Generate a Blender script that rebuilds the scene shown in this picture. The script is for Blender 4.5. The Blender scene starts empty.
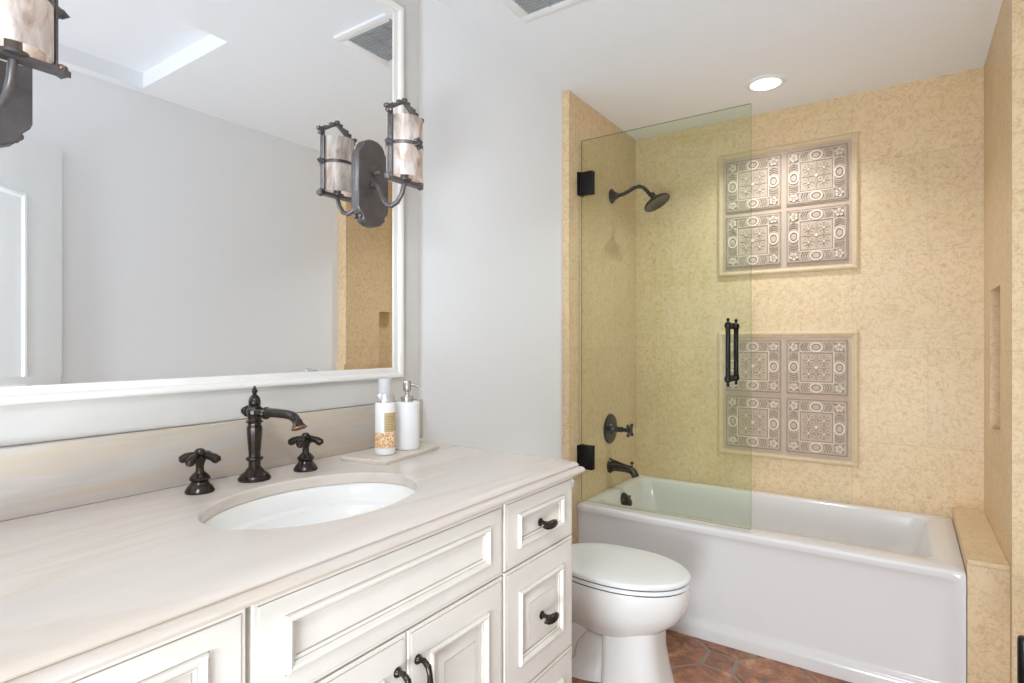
import bpy, bmesh, math, random
from mathutils import Vector, Matrix
R = math.radians
random.seed(7)
scn = bpy.context.scene
COL = scn.collection

# ------------------------------------------------------------------ camera
cam_d = bpy.data.cameras.new('camera')
cam_d.sensor_width = 36.0
cam_d.lens = 573.9 * 36.0 / 1024.0
cam_d.shift_y = 0.0007
cam_d.clip_start = 0.02
cam = bpy.data.objects.new('camera', cam_d)
COL.objects.link(cam)
cam.location = (0, 0, 1.30)
cam.rotation_euler = (R(90), 0, R(34.46))
scn.camera = cam

# ------------------------------------------------------------------ world, lights, exposure
wd = bpy.data.worlds.new('world')
scn.world = wd
wd.use_nodes = True
wd.node_tree.nodes['Background'].inputs[0].default_value = (0.9, 0.95, 1.0, 1)
wd.node_tree.nodes['Background'].inputs[1].default_value = 0.6
vs = scn.view_settings
vs.view_transform = 'Standard'
vs.look = 'None'
vs.exposure = 0.52
vs.gamma = 1.0
vs.use_curve_mapping = False
scn.cycles.max_bounces = 10
scn.cycles.diffuse_bounces = 6
scn.cycles.glossy_bounces = 5
scn.cycles.transparent_max_bounces = 16
scn.cycles.sample_clamp_indirect = 6.0


def area(name, loc, aim, sx, sy, watts, colr=(1, 1, 1), shape='RECTANGLE', spread=180):
    d = bpy.data.lights.new(name, 'AREA')
    d.shape = shape
    d.size = sx
    if shape in ('RECTANGLE', 'ELLIPSE'):
        d.size_y = sy
    d.energy = watts
    d.color = colr
    d.spread = R(spread)
    o = bpy.data.objects.new(name, d)
    o.location = loc
    o.rotation_euler = (Vector(aim) - Vector(loc)).to_track_quat('-Z', 'Y').to_euler()
    COL.objects.link(o)
    return o


area('low_fill_light', (-0.03, -1.34, 0.55), (-0.5, 2.2, 1.75), 0.70, 0.75, 21, (0.82, 0.92, 1.0), spread=112)  # added fill behind the camera, kept low to spare the counter top
area('aimed_fill_light', (0.05, -0.70, 2.50), (-0.80, 2.05, 0.75), 0.40, 0.40, 3.2, (0.90, 0.945, 1.0), 'DISK', spread=62)  # added beam aimed at the middle of the room, no fixture behind it
area('overhead_fill_light', (0.0, -0.70, 2.51), (0.0, -0.70, 0), 0.5, 0.5, 10.0, (0.885, 0.945, 1.0), 'DISK')  # added overhead fill behind the camera, not a known lamp of the room
area('recessed_lamp_light', (-0.55, 2.93, 2.518), (-0.55, 2.93, 0), 0.12, 0.12, 4.7, (0.84, 0.92, 1.0), 'DISK', spread=120)


# ------------------------------------------------------------------ materials
def srgb(r, g, b):
    def f(c):
        c /= 255.0
        return c / 12.92 if c <= 0.04045 else ((c + 0.055) / 1.055) ** 2.4
    return (f(r), f(g), f(b), 1)


def new_mat(name):
    m = bpy.data.materials.new(name)
    m.use_nodes = True
    nt = m.node_tree
    return m, nt, nt.nodes['Principled BSDF']


def N(nt, t, **kw):
    n = nt.nodes.new(t)
    for k, v in kw.items():
        if k in n.inputs.keys():
            n.inputs[k].default_value = v
        else:
            setattr(n, k, v)
    return n


def ramp(nt, fac, stops):
    r = nt.nodes.new('ShaderNodeValToRGB')
    e = r.color_ramp.elements
    e[0].position, e[0].color = stops[0]
    e[1].position, e[1].color = stops[-1]
    for p, c in stops[1:-1]:
        x = e.new(p)
        x.color = c
    nt.links.new(fac, r.inputs[0])
    return r.outputs[0]


def mixc(nt, fac, a, b, mode='MIX'):
    m = nt.nodes.new('ShaderNodeMix')
    m.data_type = 'RGBA'
    m.blend_type = mode
    for v, i in ((fac, 0), (a, 6), (b, 7)):
        if hasattr(v, 'is_linked'):
            nt.links.new(v, m.inputs[i])
        else:
            m.inputs[i].default_value = v
    return m.outputs[2]


def coords(nt, scale=(1, 1, 1), rot=(0, 0, 0)):
    tc = nt.nodes.new('ShaderNodeTexCoord')
    mp = nt.nodes.new('ShaderNodeMapping')
    mp.inputs['Scale'].default_value = scale
    mp.inputs['Rotation'].default_value = rot
    nt.links.new(tc.outputs['Object'], mp.inputs['Vector'])
    return mp.outputs[0]


def noise(nt, vec, scale, detail=4, rough=0.55, dist=0.0):
    n = N(nt, 'ShaderNodeTexNoise', Scale=scale, Detail=detail, Roughness=rough, Distortion=dist)
    nt.links.new(vec, n.inputs['Vector'])
    return n.outputs[0]


def bump(nt, bsdf, h, strength, dist=0.002):
    b = N(nt, 'ShaderNodeBump', Strength=strength, Distance=dist)
    nt.links.new(h, b.inputs['Height'])
    nt.links.new(b.outputs[0], bsdf.inputs['Normal'])


def simple(name, c, rough=0.5, metal=0.0, var=0.04, nscale=30, spec=0.5, bmp=0.0, coat=0.0):
    m, nt, b = new_mat(name)
    v = coords(nt)
    n = noise(nt, v, nscale)
    lo = tuple(max(0, x * (1 - var)) for x in c[:3]) + (1,)
    hi = tuple(min(1, x * (1 + var)) for x in c[:3]) + (1,)
    nt.links.new(ramp(nt, n, [(0.3, lo), (0.7, hi)]), b.inputs['Base Color'])
    b.inputs['Roughness'].default_value = rough
    b.inputs['Metallic'].default_value = metal
    b.inputs['Specular IOR Level'].default_value = spec
    b.inputs['Coat Weight'].default_value = coat
    b.inputs['Coat Roughness'].default_value = 0.05
    if bmp:
        bump(nt, b, n, bmp, 0.001)
    return m


M = {}
M['wall'] = simple('wall_paint', srgb(244, 245, 247), 0.6, var=0.006, nscale=90, bmp=0.05, spec=0.3)
M['ceiling'] = simple('ceiling_paint', srgb(243, 244, 247), 0.7, var=0.01, nscale=90, spec=0.2)
M['trimw'] = simple('cream_trim_paint', srgb(212, 209, 204), 0.4, var=0.01)
M['framew'] = simple('mirror_frame_paint', srgb(238, 235, 230), 0.35, var=0.01)
M['doorw'] = simple('door_paint', srgb(240, 242, 242), 0.35, var=0.01)
M['cab'] = simple('antique_white_paint', srgb(233, 227, 217), 0.42, var=0.025, nscale=14)
M['glaze'] = simple('brown_glaze', srgb(178, 165, 152), 0.5, var=0.12, nscale=40)
M['gap'] = simple('cabinet_gap', srgb(120, 108, 96), 0.6)
M['porcelain'] = simple('white_porcelain', srgb(240, 238, 234), 0.12, var=0.006, spec=0.5, coat=0.3)
M['seatp'] = simple('toilet_seat_plastic', srgb(238, 238, 237), 0.2, var=0.006)
M['acrylic'] = simple('tub_enamel', srgb(222, 218, 215), 0.16, var=0.006, coat=0.2)
M['bronze'] = simple('oil_rubbed_bronze', srgb(64, 57, 53), 0.24, 0.8, var=0.25, nscale=60, spec=0.5)
M['bronze_hi'] = simple('worn_bronze', srgb(150, 112, 82), 0.35, 0.8, var=0.2, nscale=60)
M['black'] = simple('matte_black_hardware', srgb(28, 27, 27), 0.35, 0.5, var=0.2)
M['pewter'] = simple('dark_pewter_iron', srgb(112, 108, 108), 0.42, 0.75, var=0.18, nscale=25, bmp=0.1)
M['copper'] = simple('copper_rivet', srgb(150, 120, 105), 0.35, 0.8)
M['chrome'] = simple('brushed_nickel', srgb(190, 186, 178), 0.25, 0.9)
M['plasticw'] = simple('white_plastic', srgb(240, 240, 240), 0.35, var=0.008)
M['ceramicw'] = simple('white_ribbed_ceramic', srgb(240, 240, 240), 0.35, var=0.008)
M['silvercap'] = simple('frosted_cap_plastic', srgb(196, 195, 194), 0.35, 0.0, var=0.02)
M['silver'] = simple('silver_collar', srgb(216, 214, 212), 0.25, 0.7, var=0.03)
M['goldbox'] = simple('gold_label_box', srgb(196, 172, 128), 0.5, var=0.08)
M['inkline'] = simple('label_ink', srgb(150, 128, 90), 0.6)
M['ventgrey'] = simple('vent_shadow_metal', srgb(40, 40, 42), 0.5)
M['slat'] = simple('vent_slat_metal', srgb(170, 170, 171), 0.6)
M['gapshade'] = simple('gap_shade', srgb(60, 58, 56), 0.6)  # dark colour standing in for shade between seat parts
M['grout'] = simple('floor_grout', srgb(150, 134, 122), 0.85, var=0.1, nscale=120)
M['liner'] = simple('tan_tile_liner', srgb(208, 183, 148), 0.6, var=0.06, nscale=40)
M['tilebase'] = simple('relief_tile_glaze', srgb(190, 167, 145), 0.6, var=0.05, nscale=60)
M['tilehi'] = simple('relief_tile_cream', srgb(217, 199, 180), 0.55, var=0.05, nscale=60)
M['tilelo'] = simple('relief_tile_grey', srgb(142, 127, 114), 0.6, var=0.1, nscale=60)


def floral(name):
    m, nt, b = new_mat(name)
    v = coords(nt)
    w = N(nt, 'ShaderNodeTexVoronoi', Scale=120.0)
    w.feature = 'DISTANCE_TO_EDGE'
    n = N(nt, 'ShaderNodeTexNoise', Scale=60.0)
    nt.links.new(v, n.inputs['Vector'])
    add = N(nt, 'ShaderNodeVectorMath', operation='MULTIPLY_ADD')
    nt.links.new(n.outputs['Color'], add.inputs[0])
    add.inputs[1].default_value = (0.012, 0.012, 0.012)
    nt.links.new(v, add.inputs[2])
    nt.links.new(add.outputs[0], w.inputs['Vector'])
    c = ramp(nt, w.outputs['Distance'], [(0.0, srgb(250, 236, 214)), (0.045, srgb(248, 230, 204)), (0.10, srgb(224, 164, 96)), (1.0, srgb(206, 140, 72))])
    nt.links.new(c, b.inputs['Base Color'])
    return m


M['floral'] = floral('orange_floral_label')


def stone(name, rot=(0, 0, 0), base=(236, 230, 224), strong=0.5):
    m, nt, b = new_mat(name)
    v = coords(nt, (1.0, 0.22, 1.9), rot)
    n1 = noise(nt, v, 6.0, 6, 0.6, 0.6)
    n2 = noise(nt, v, 16.0, 5, 0.65, 0.4)
    n3 = noise(nt, v, 2.6, 5, 0.55, 0.9)
    c = ramp(nt, n1, [(0.25, srgb(base[0] - 14, base[1] - 14, base[2] - 14)), (0.5, srgb(*base)), (0.75, srgb(base[0] + 5, base[1] + 4, base[2] + 3))])
    warm = ramp(nt, n2, [(0.5, (0, 0, 0, 1)), (0.8, (0.5, 0.5, 0.5, 1))])
    c = mixc(nt, warm, c, srgb(222, 208, 198))
    vein = ramp(nt, n3, [(0.47, (0, 0, 0, 1)), (0.50, (strong,) * 3 + (1,)), (0.53, (0, 0, 0, 1))])
    c = mixc(nt, vein, c, srgb(204, 184, 154))
    nt.links.new(c, b.inputs['Base Color'])
    b.inputs['Roughness'].default_value = 0.25
    b.inputs['Specular IOR Level'].default_value = 0.4
    return m


M['stone'] = stone('cream_quartzite', strong=0.3, base=(217, 207, 198))
M['stone_bs'] = stone('cream_quartzite_upright', base=(200, 192, 184), strong=0.6)
M['stone_tray'] = stone('cream_quartzite_tray', base=(222, 213, 202), strong=0.3)


def limestone(name, u, joints=True, base=(222, 198, 160), off=(0, 0), bw=0.61, bh=0.46):
    """honed yellow limestone tiles; u = which horizontal axis runs along the wall"""
    m, nt, b = new_mat(name)
    v = coords(nt)
    n1 = noise(nt, v, 2.6, 5, 0.6, 0.3)
    n2 = noise(nt, v, 48.0, 6, 0.75, 0.5)
    n3 = noise(nt, v, 13.0, 8, 0.72, 0.7)
    n4 = noise(nt, v, 5.0, 3, 0.5, 0.5)
    r, g, bl = base
    c = ramp(nt, n1, [(0.3, srgb(r - 4, g - 6, bl - 8)), (0.5, srgb(r, g, bl)), (0.72, srgb(r + 6, g + 2, bl + 2))])
    pink = ramp(nt, n4, [(0.5, (0, 0, 0, 1)), (0.75, (0.45, 0.45, 0.45, 1))])
    c = mixc(nt, pink, c, srgb(220, 192, 162))
    fleck = ramp(nt, n2, [(0.36, (0.9, 0.9, 0.9, 1)), (0.49, (0, 0, 0, 1)), (1.0, (0, 0, 0, 1))])
    c = mixc(nt, fleck, c, srgb(204, 172, 130))
    vein = ramp(nt, n3, [(0.48, (0, 0, 0, 1)), (0.498, (0.75, 0.75, 0.75, 1)), (0.516, (0, 0, 0, 1))])
    c = mixc(nt, vein, c, srgb(192, 158, 116))
    if joints:
        sx = nt.nodes.new('ShaderNodeSeparateXYZ')
        nt.links.new(v, sx.inputs[0])
        cx = nt.nodes.new('ShaderNodeCombineXYZ')
        nt.links.new(sx.outputs[u], cx.inputs[0])
        nt.links.new(sx.outputs[2], cx.inputs[1])
        ad = N(nt, 'ShaderNodeVectorMath', operation='ADD')
        nt.links.new(cx.outputs[0], ad.inputs[0])
        ad.inputs[1].default_value = (off[0] + 10 * bw, off[1] + 10 * bh, 0)
        br = nt.nodes.new('ShaderNodeTexBrick')
        nt.links.new(ad.outputs[0], br.inputs['Vector'])
        br.inputs['Scale'].default_value = 1.0
        br.inputs['Brick Width'].default_value = bw
        br.inputs['Row Height'].default_value = bh
        br.inputs['Mortar Size'].default_value = 0.0016
        br.inputs['Mortar Smooth'].default_value = 0.2
        br.inputs['Color1'].default_value = (0.97, 0.97, 0.97, 1)
        br.inputs['Color2'].default_value = (1.03, 1.02, 1.0, 1)
        br.inputs['Mortar'].default_value = (1, 1, 1, 1)
        br.offset = 0.5
        c = mixc(nt, 1.0, c, br.outputs['Color'], 'MULTIPLY')
        j = nt.nodes.new('ShaderNodeMath')
        j.operation = 'MULTIPLY'
        j.inputs[1].default_value = 0.5
        nt.links.new(br.outputs['Fac'], j.inputs[0])
        c = mixc(nt, j.outputs[0], c, srgb(190, 160, 122))
    nt.links.new(c, b.inputs['Base Color'])
    b.inputs['Roughness'].default_value = 0.38
    b.inputs['Specular IOR Level'].default_value = 0.35
    return m


M['lime_x'] = limestone('limestone_back', 0, off=(0.22, 0.11))
M['lime_y'] = limestone('limestone_side', 1, off=(0.05, 0.11))
M['lime_ledge'] = limestone('limestone_ledge', 0, joints=False, base=(219, 194, 155))


def terracotta():
    m, nt, b = new_mat('terracotta_tile')
    v = coords(nt)
    geo = nt.nodes.new('ShaderNodeNewGeometry')
    n1 = noise(nt, v, 9.0, 6, 0.65, 0.8)
    n2 = noise(nt, v, 45.0, 5, 0.7, 0.5)
    c = ramp(nt, n1, [(0.30, srgb(104, 70, 54)), (0.45, srgb(146, 98, 72)), (0.55, srgb(178, 122, 88)), (0.68, srgb(208, 166, 130))])
    dk = ramp(nt, n2, [(0.3, (0.5, 0.5, 0.5, 1)), (0.55, (0, 0, 0, 1)), (1.0, (0, 0, 0, 1))])
    c = mixc(nt, dk, c, srgb(98, 64, 54))
    isl = ramp(nt, geo.outputs['Random Per Island'], [(0.0, (0.75, 0.72, 0.72, 1)), (1.0, (1.08, 1.05, 1.02, 1))])
    c = mixc(nt, 1.0, c, isl, 'MULTIPLY')
    nt.links.new(c, b.inputs['Base Color'])
    b.inputs['Roughness'].default_value = 0.4
    bump(nt, b, n2, 0.25, 0.002)
    return m


M['terra'] = terracotta()


def mirror_glass():
    m, nt, b = new_mat('mirror_silvering')
    n = noise(nt, coords(nt), 3.0)
    nt.links.new(ramp(nt, n, [(0.0, (0.93, 0.94, 0.945, 1)), (1.0, (0.94, 0.95, 0.955, 1))]), b.inputs['Base Color'])
    b.inputs['Metallic'].default_value = 1.0
    b.inputs['Roughness'].default_value = 0.0
    return m


M['mirror'] = mirror_glass()


def tinted_glass():
    m = bpy.data.materials.new('green_tinted_glass')
    m.use_nodes = True
    nt = m.node_tree
    nt.nodes.clear()
    out = nt.nodes.new('ShaderNodeOutputMaterial')
    tr = nt.nodes.new('ShaderNodeBsdfTransparent')
    tr.inputs[0].default_value = (0.91, 0.945, 0.895, 1)
    gl = nt.nodes.new('ShaderNodeBsdfGlossy')
    gl.inputs['Roughness'].default_value = 0.0
    gl.inputs[0].default_value = (0.9, 1.0, 0.95, 1)
    fr = nt.nodes.new('ShaderNodeFresnel')
    fr.inputs['IOR'].default_value = 1.45
    geo = nt.nodes.new('ShaderNodeNewGeometry')
    # the back side of each face would otherwise read as total reflection
    inv = nt.nodes.new('ShaderNodeMath')
    inv.operation = 'SUBTRACT'
    inv.inputs[0].default_value = 1.0
    nt.links.new(geo.outputs['Backfacing'], inv.inputs[1])
    mu = nt.nodes.new('ShaderNodeMath')
    mu.operation = 'MULTIPLY'
    nt.links.new(fr.outputs[0], mu.inputs[0])
    nt.links.new(inv.outputs[0], mu.inputs[1])
    mx = nt.nodes.new('ShaderNodeMixShader')
    nt.links.new(mu.outputs[0], mx.inputs[0])
    nt.links.new(tr.outputs[0], mx.inputs[1])
    nt.links.new(gl.outputs[0], mx.inputs[2])
    nt.links.new(mx.outputs[0], out.inputs[0])
    return m


M['glass'] = tinted_glass()
M['glassedge'] = simple('green_glass_edge', srgb(118, 140, 118), 0.15, var=0.05)


def mica():
    m = bpy.data.materials.new('silver_mica_shade')
    m.use_nodes = True
    nt = m.node_tree
    b = nt.nodes['Principled BSDF']
    out = nt.nodes['Material Output']
    v = coords(nt, (1, 1, 0.35))
    n1 = noise(nt, v, 32, 5, 0.65, 0.8)
    c = ramp(nt, n1, [(0.28, srgb(178, 150, 132)), (0.45, srgb(218, 204, 194)), (0.62, srgb(240, 236, 232))])
    nt.links.new(c, b.inputs['Base Color'])
    b.inputs['Roughness'].default_value = 0.32
    b.inputs['Metallic'].default_value = 0.25
    t = nt.nodes.new('ShaderNodeBsdfTranslucent')
    nt.links.new(c, t.inputs[0])
    mx = nt.nodes.new('ShaderNodeMixShader')
    mx.inputs[0].default_value = 0.35
    nt.links.new(b.outputs[0], mx.inputs[1])
    nt.links.new(t.outputs[0], mx.inputs[2])
    nt.links.new(mx.outputs[0], out.inputs[0])
    return m


M['mica'] = mica()


def emit(name, c, s):
    m, nt, b = new_mat(name)
    b.inputs['Base Color'].default_value = c
    b.inputs['Emission Color'].default_value = c
    b.inputs['Emission Strength'].default_value = s
    return m


M['lens'] = emit('lit_lamp_lens', (1, 0.98, 0.95, 1), 3.0)
M['bulb'] = emit('lit_bulb', (1, 0.95, 0.88, 1), 5.0)


# ------------------------------------------------------------------ mesh builder
class MB:
    def __init__(s):
        s.v, s.f, s.m = [], [], []

    def add(s, vs_, fs, m=0):
        o = len(s.v)
        s.v += [tuple(p) for p in vs_]
        for f in fs:
            s.f.append([i + o for i in f])
            s.m.append(m)
        return s

    def bm_in(s, bm, m=0, mat=None):
        bm.verts.index_update()
        vs_ = [(mat @ v.co if mat else v.co.copy()) for v in bm.verts]
        s.add(vs_, [[v.index for v in f.verts] for f in bm.faces], m)
        bm.free()
        return s

    def box(s, x0, x1, y0, y1, z0, z1, m=0, bev=0.0, seg=2, mat=None):
        bm = bmesh.new()
        bmesh.ops.create_cube(bm, size=1)
        for v in bm.verts:
            v.co = Vector(((x0 + x1) / 2 + v.co.x * (x1 - x0), (y0 + y1) / 2 + v.co.y * (y1 - y0), (z0 + z1) / 2 + v.co.z * (z1 - z0)))
        if bev:
            bmesh.ops.bevel(bm, geom=list(bm.edges), offset=bev, segments=seg, profile=0.5, affect='EDGES')
        return s.bm_in(bm, m, mat)

    def loft(s, rings, m=0, cap0=True, cap1=True, closed=True):
        n = len(rings[0])
        vs_ = [p for r in rings for p in r]
        fs = []
        for i in range(len(rings) - 1):
            for j in range(n if closed else n - 1):
                k = (j + 1) % n
                fs.append([i * n + j, i * n + k, (i + 1) * n + k, (i + 1) * n + j])
        if cap0:
            fs.append(list(range(n))[::-1])
        if cap1:
            fs.append([(len(rings) - 1) * n + j for j in range(n)])
        return s.add(vs_, fs, m)

    def lathe(s, prof, mat=None, seg=32, m=0):
        mat = mat or Matrix()
        rings = []
        for r, z in prof:
            r = max(r, 0.0002)
            rings.append([mat @ Vector((r * math.cos(2 * math.pi * k / seg), r * math.sin(2 * math.pi * k / seg), z)) for k in range(seg)])
        return s.loft(rings, m)

    def tube(s, pts, rad, seg=14, m=0, flat=None):
        pts = [Vector(p) for p in pts]
        if not isinstance(rad, (list, tuple)):
            rad = [rad] * len(pts)
        rings = []
        prev = None
        for i, p in enumerate(pts):
            a = pts[max(i - 1, 0)]
            b = pts[min(i + 1, len(pts) - 1)]
            t = (b - a).normalized()
            if prev is None:
                up = Vector((0, 0, 1)) if abs(t.z) < 0.9 else Vector((0, 1, 0))
                n = (up - t * up.dot(t)).normalized()
            else:
                n = (prev - t * prev.dot(t)).normalized()
            prev = n
            b2 = t.cross(n)
            sx = flat or 1.0
            rings.append([p + (n * math.cos(2 * math.pi * k / seg) + b2 * sx * math.sin(2 * math.pi * k / seg)) * rad[i] for k in range(seg)])
        return s.loft(rings, m)

    def prism(s, poly, z0, z1, mat=None, m=0, bev=0.0):
        """polygon (x,y) extruded z0..z1, then placed by mat"""
        mat = mat or Matrix()
        n = len(poly)
        lo = [mat @ Vector((x, y, z0)) for x, y in poly]
        if bev:
            cx = sum(p[0] for p in poly) / n
            cy = sum(p[1] for p in poly) / n
            d = max(max(abs(p[0] - cx), abs(p[1] - cy)) for p in poly)
            k = 1 - bev / d
            sgn = 1 if z1 > z0 else -1
            mid = [mat @ Vector((x, y, z1 - sgn * bev)) for x, y in poly]
            hi = [mat @ Vector((cx + (x - cx) * k, cy + (y - cy) * k, z1)) for x, y in poly]
            return s.loft([lo, mid, hi], m)
        hi = [mat @ Vector((x, y, z1)) for x, y in poly]
        return s.loft([lo, hi], m)

    def sphere(s, c, r, m=0, sc=(1, 1, 1), u=20, v=12):
        bm = bmesh.new()
        bmesh.ops.create_uvsphere(bm, u_segments=u, v_segments=v, radius=r)
        for q in bm.verts:
            q.co = Vector((q.co.x * sc[0] + c[0], q.co.y * sc[1] + c[1], q.co.z * sc[2] + c[2]))
        return s.bm_in(bm, m)


ORG = {}


def obj(name, mb, mats, parent=None, smooth=True, ang=35, origin=None):
    """link one mesh object; vertices are given in world space (or in the root's space for a root at the origin)"""
    if not isinstance(mats, (list, tuple)):
        mats = [mats]
    org = Vector(origin) if origin else (ORG[parent.name] if parent else Vector((0, 0, 0)))
    me = bpy.data.meshes.new(name)
    me.from_pydata([tuple(Vector(p) - org) for p in mb.v], [], mb.f)
    for mm in mats:
        me.materials.append(mm)
    me.polygons.foreach_set('material_index', mb.m)
    bm = bmesh.new()
    bm.from_mesh(me)
    bmesh.ops.recalc_face_normals(bm, faces=bm.faces)
    bm.to_mesh(me)
    bm.free()
    if smooth:
        me.polygons.foreach_set('use_smooth', [True] * len(me.polygons))
        me.set_sharp_from_angle(angle=R(ang))
    o = bpy.data.objects.new(name, me)
    COL.objects.link(o)
    if parent:
        o.parent = parent
    else:
        o.location = org
    ORG[o.name] = org
    return o


def tag(o, label, cat, group=None):
    o['label'] = label
    o['category'] = cat
    if group:
        o['group'] = group
    return o


def thing(name, loc, label, cat, group=None, rz=0):
    o = bpy.data.objects.new(name, None)
    o.empty_display_size = 0.05
    COL.objects.link(o)
    o.location = loc
    ORG[o.name] = Vector(loc)
    return tag(o, label, cat, group)


def struct(name, mb, mats, parent=None, smooth=False):
    o = obj(name, mb, mats, parent, smooth)
    o['kind'] = 'structure'
    return o


def copy_thing(src, loc, label, group=None):
    r = src.copy()
    COL.objects.link(r)
    r.location = loc
    r['label'] = label
    if group:
        r['group'] = group
    for ch in list(src.children):
        c = ch.copy()
        COL.objects.link(c)
        c.parent = r
        for g in list(ch.children):
            d = g.copy()
            COL.objects.link(d)
            d.parent = c
    return r


T = Matrix.Translation
RX = lambda a: Matrix.Rotation(R(a), 4, 'X')
RY = lambda a: Matrix.Rotation(R(a), 4, 'Y')
RZ = lambda a: Matrix.Rotation(R(a), 4, 'Z')


def arc(cx, cy, r, a0, a1, n):
    return [(cx + r * math.cos(R(a0 + (a1 - a0) * i / n)), cy + r * math.sin(R(a0 + (a1 - a0) * i / n))) for i in range(n + 1)]


def rrect(x0, x1, y0, y1, r, n=8):
    """rounded rectangle outline, counter-clockwise; r = one radius or four (x1y1, x0y1, x0y0, x1y0)"""
    if not isinstance(r, (list, tuple)):
        r = [r] * 4
    p = arc(x1 - r[0], y1 - r[0], r[0], 0, 90, n) + arc(x0 + r[1], y1 - r[1], r[1], 90, 180, n)
    p += arc(x0 + r[2], y0 + r[2], r[2], 180, 270, n) + arc(x1 - r[3], y0 + r[3], r[3], 270, 360, n)
    return p


# ------------------------------------------------------------------ room shell
CH = 2.532
XW = -1.3935
XR = 0.37
YB = 3.31
YF = -1.30

# floor: grout bed with terracotta octagons and small square dots laid on the diagonal
fl = MB().box(-1.6, 0.6, YF - 0.2, 3.45, -0.06, -0.004, 0)
S, D, G = 0.118, 0.205, 0.0085
ox, oy = -0.625, 2.41
for i in range(-6, 6):
    for j in range(-20, 6):
        cx, cy = ox + D * i, oy + D * j
        if not (-1.5 < cx < 0.5 and YF - 0.1 < cy < 3.2):
            continue
        if (i + j) % 2 == 0:
            h = S / 2 - G
            poly = [(cx - h, cy - h), (cx + h, cy - h), (cx + h, cy + h), (cx - h, cy + h)]
        else:
            rr = (D - S / 2 - G) / math.cos(R(22.5))
            poly = [(cx + rr * math.cos(R(22.5 + 45 * k)), cy + rr * math.sin(R(22.5 + 45 * k))) for k in range(8)]
        fl.prism(poly, -0.01, 0.0, m=1, bev=0.003)
struct('floor', fl, [M['grout'], M['terra']])

# ceiling with the shallow tray recess
hx0, hx1, hy0, hy1 = -0.446, 0.308, 0.42, 1.282
ce = MB()
ce.box(-1.6, hx0, YF - 0.2, 3.45, CH, CH + 0.16)
ce.box(hx1, 0.6, YF - 0.2, 3.45, CH, CH + 0.16)
ce.box(hx0, hx1, YF - 0.2, hy0, CH, CH + 0.16)
ce.box(hx0, hx1, hy1, 3.45, CH, CH + 0.16)
ce.box(hx0, hx1, hy0, hy1, CH + 0.073, CH + 0.16)
struct('ceiling', ce, M['ceiling'])

struct('wall_left', MB().box(XW - 0.1, XW, YF - 0.1, YB + 0.1, 0, CH), M['wall'])
struct('wall_right', MB().box(XR, XR + 0.1, YF - 0.1, 2.487, 0, CH), M['wall'])
wx0, wx1, wz0, wz1 = -0.44, 0.36, 0.12, 1.0
wf = MB()
wf.box(XW, wx0, YF - 0.1, YF, 0, CH)
wf.box(wx1, XR, YF - 0.1, YF, 0, CH)
wf.box(wx0, wx1, YF - 0.1, YF, 0, wz0)
wf.box(wx0, wx1, YF - 0.1, YF, wz1, CH)
struct('wall_front', wf, M['wall'])
wn = MB()
wn.box(wx0, wx1, YF - 0.05, YF + 0.015, wz0, wz0 + 0.05)
wn.box(wx0, wx1, YF - 0.05, YF + 0.015, wz1 - 0.05, wz1)
wn.box(wx0, wx0 + 0.05, YF - 0.05, YF + 0.015, wz0 + 0.05, wz1 - 0.05)
wn.box(wx1 - 0.05, wx1, YF - 0.05, YF + 0.015, wz0 + 0.05, wz1 - 0.05)
wn.box((wx0 + wx1) / 2 - 0.02, (wx0 + wx1) / 2 + 0.02, YF - 0.05, YF + 0.01, wz0 + 0.05, wz1 - 0.05)
struct('added_window_1', wn, M['framew'])  # unseen window, added and set low for the fill light

# tiled alcove
struct('wall_back', MB().box(XW, 0.45, YB, YB + 0.1, 0, CH), M['lime_x'])
struct('wall_alcove_left', MB().box(XW, -1.357, 2.468, YB, 0, CH, bev=0.003), M['lime_y'])
ax = 0.288
ny0, ny1, nz0, nz1 = 2.775, 3.086, 0.94, 1.513
ar = MB()
ar.box(ax, 0.47, 2.487, ny0, 0, CH)
ar.box(ax, 0.47, ny1, YB, 0, CH)
ar.box(ax, 0.47, ny0, ny1, 0, nz0)
ar.box(ax, 0.47, ny0, ny1, nz1, CH)
ar.box(ax + 0.09, 0.47, ny0, ny1, nz0, nz1)
struct('wall_alcove_right', ar, M['lime_y'])
lg = MB().box(0.176, ax, 2.535, YB, 0, 0.532, 0).box(0.1755, ax, 2.527, YB, 0.532, 0.549, 0, bev=0.003)
struct('trim_1', lg, M['lime_ledge'])

# cream painted board behind the mirror
struct('trim_2', MB().box(XW, -1.375, 0.09, 1.441, 1.1068, CH, bev=0.002), M['trimw'])

# door leaf standing open against the right wall (seen only in the mirror)
dm = MB()
dmat = T((0.362, 0.965, 0)) @ RZ(2.0)
dm.box(-0.036, 0, -0.80, 0, 0.012, 2.16, 0, bev=0.002, mat=dmat)


def door_panel(y0, y1, z0, z1, rise):
    n = 16
    out = [(y0, z0), (y1, z0)]
    top = []
    for k in range(n + 1):
        t = k / n
        y = y1 + (y0 - y1) * t
        e = 0.5 - 0.5 * math.cos(2 * math.pi * min(1, max(0, t)))
        top.append((y, z1 + rise * e))
    poly = out + top
    cy = (y0 + y1) / 2
    cz = (z0 + z1) / 2

    def ring(ins, x):
        ky = 1 - ins / ((y1 - y0) / 2)
        kz = 1 - ins / ((z1 - z0) / 2)
        return [dmat @ Vector((x, cy + (p[0] - cy) * ky, cz + (p[1] - cz) * kz)) for p in poly]
    dm.loft([ring(0, -0.0355), ring(0.004, -0.044), ring(0.012, -0.044), ring(0.020, -0.037), ring(0.028, -0.037), ring(0.055, -0.042)], 0, cap0=False)


door_panel(-0.68, -0.12, 1.12, 1.93, 0.09)
door_panel(-0.68, -0.12, 0.22, 0.95, 0.0)
struct('door_1', dm, M['doorw'], smooth=True)

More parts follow.
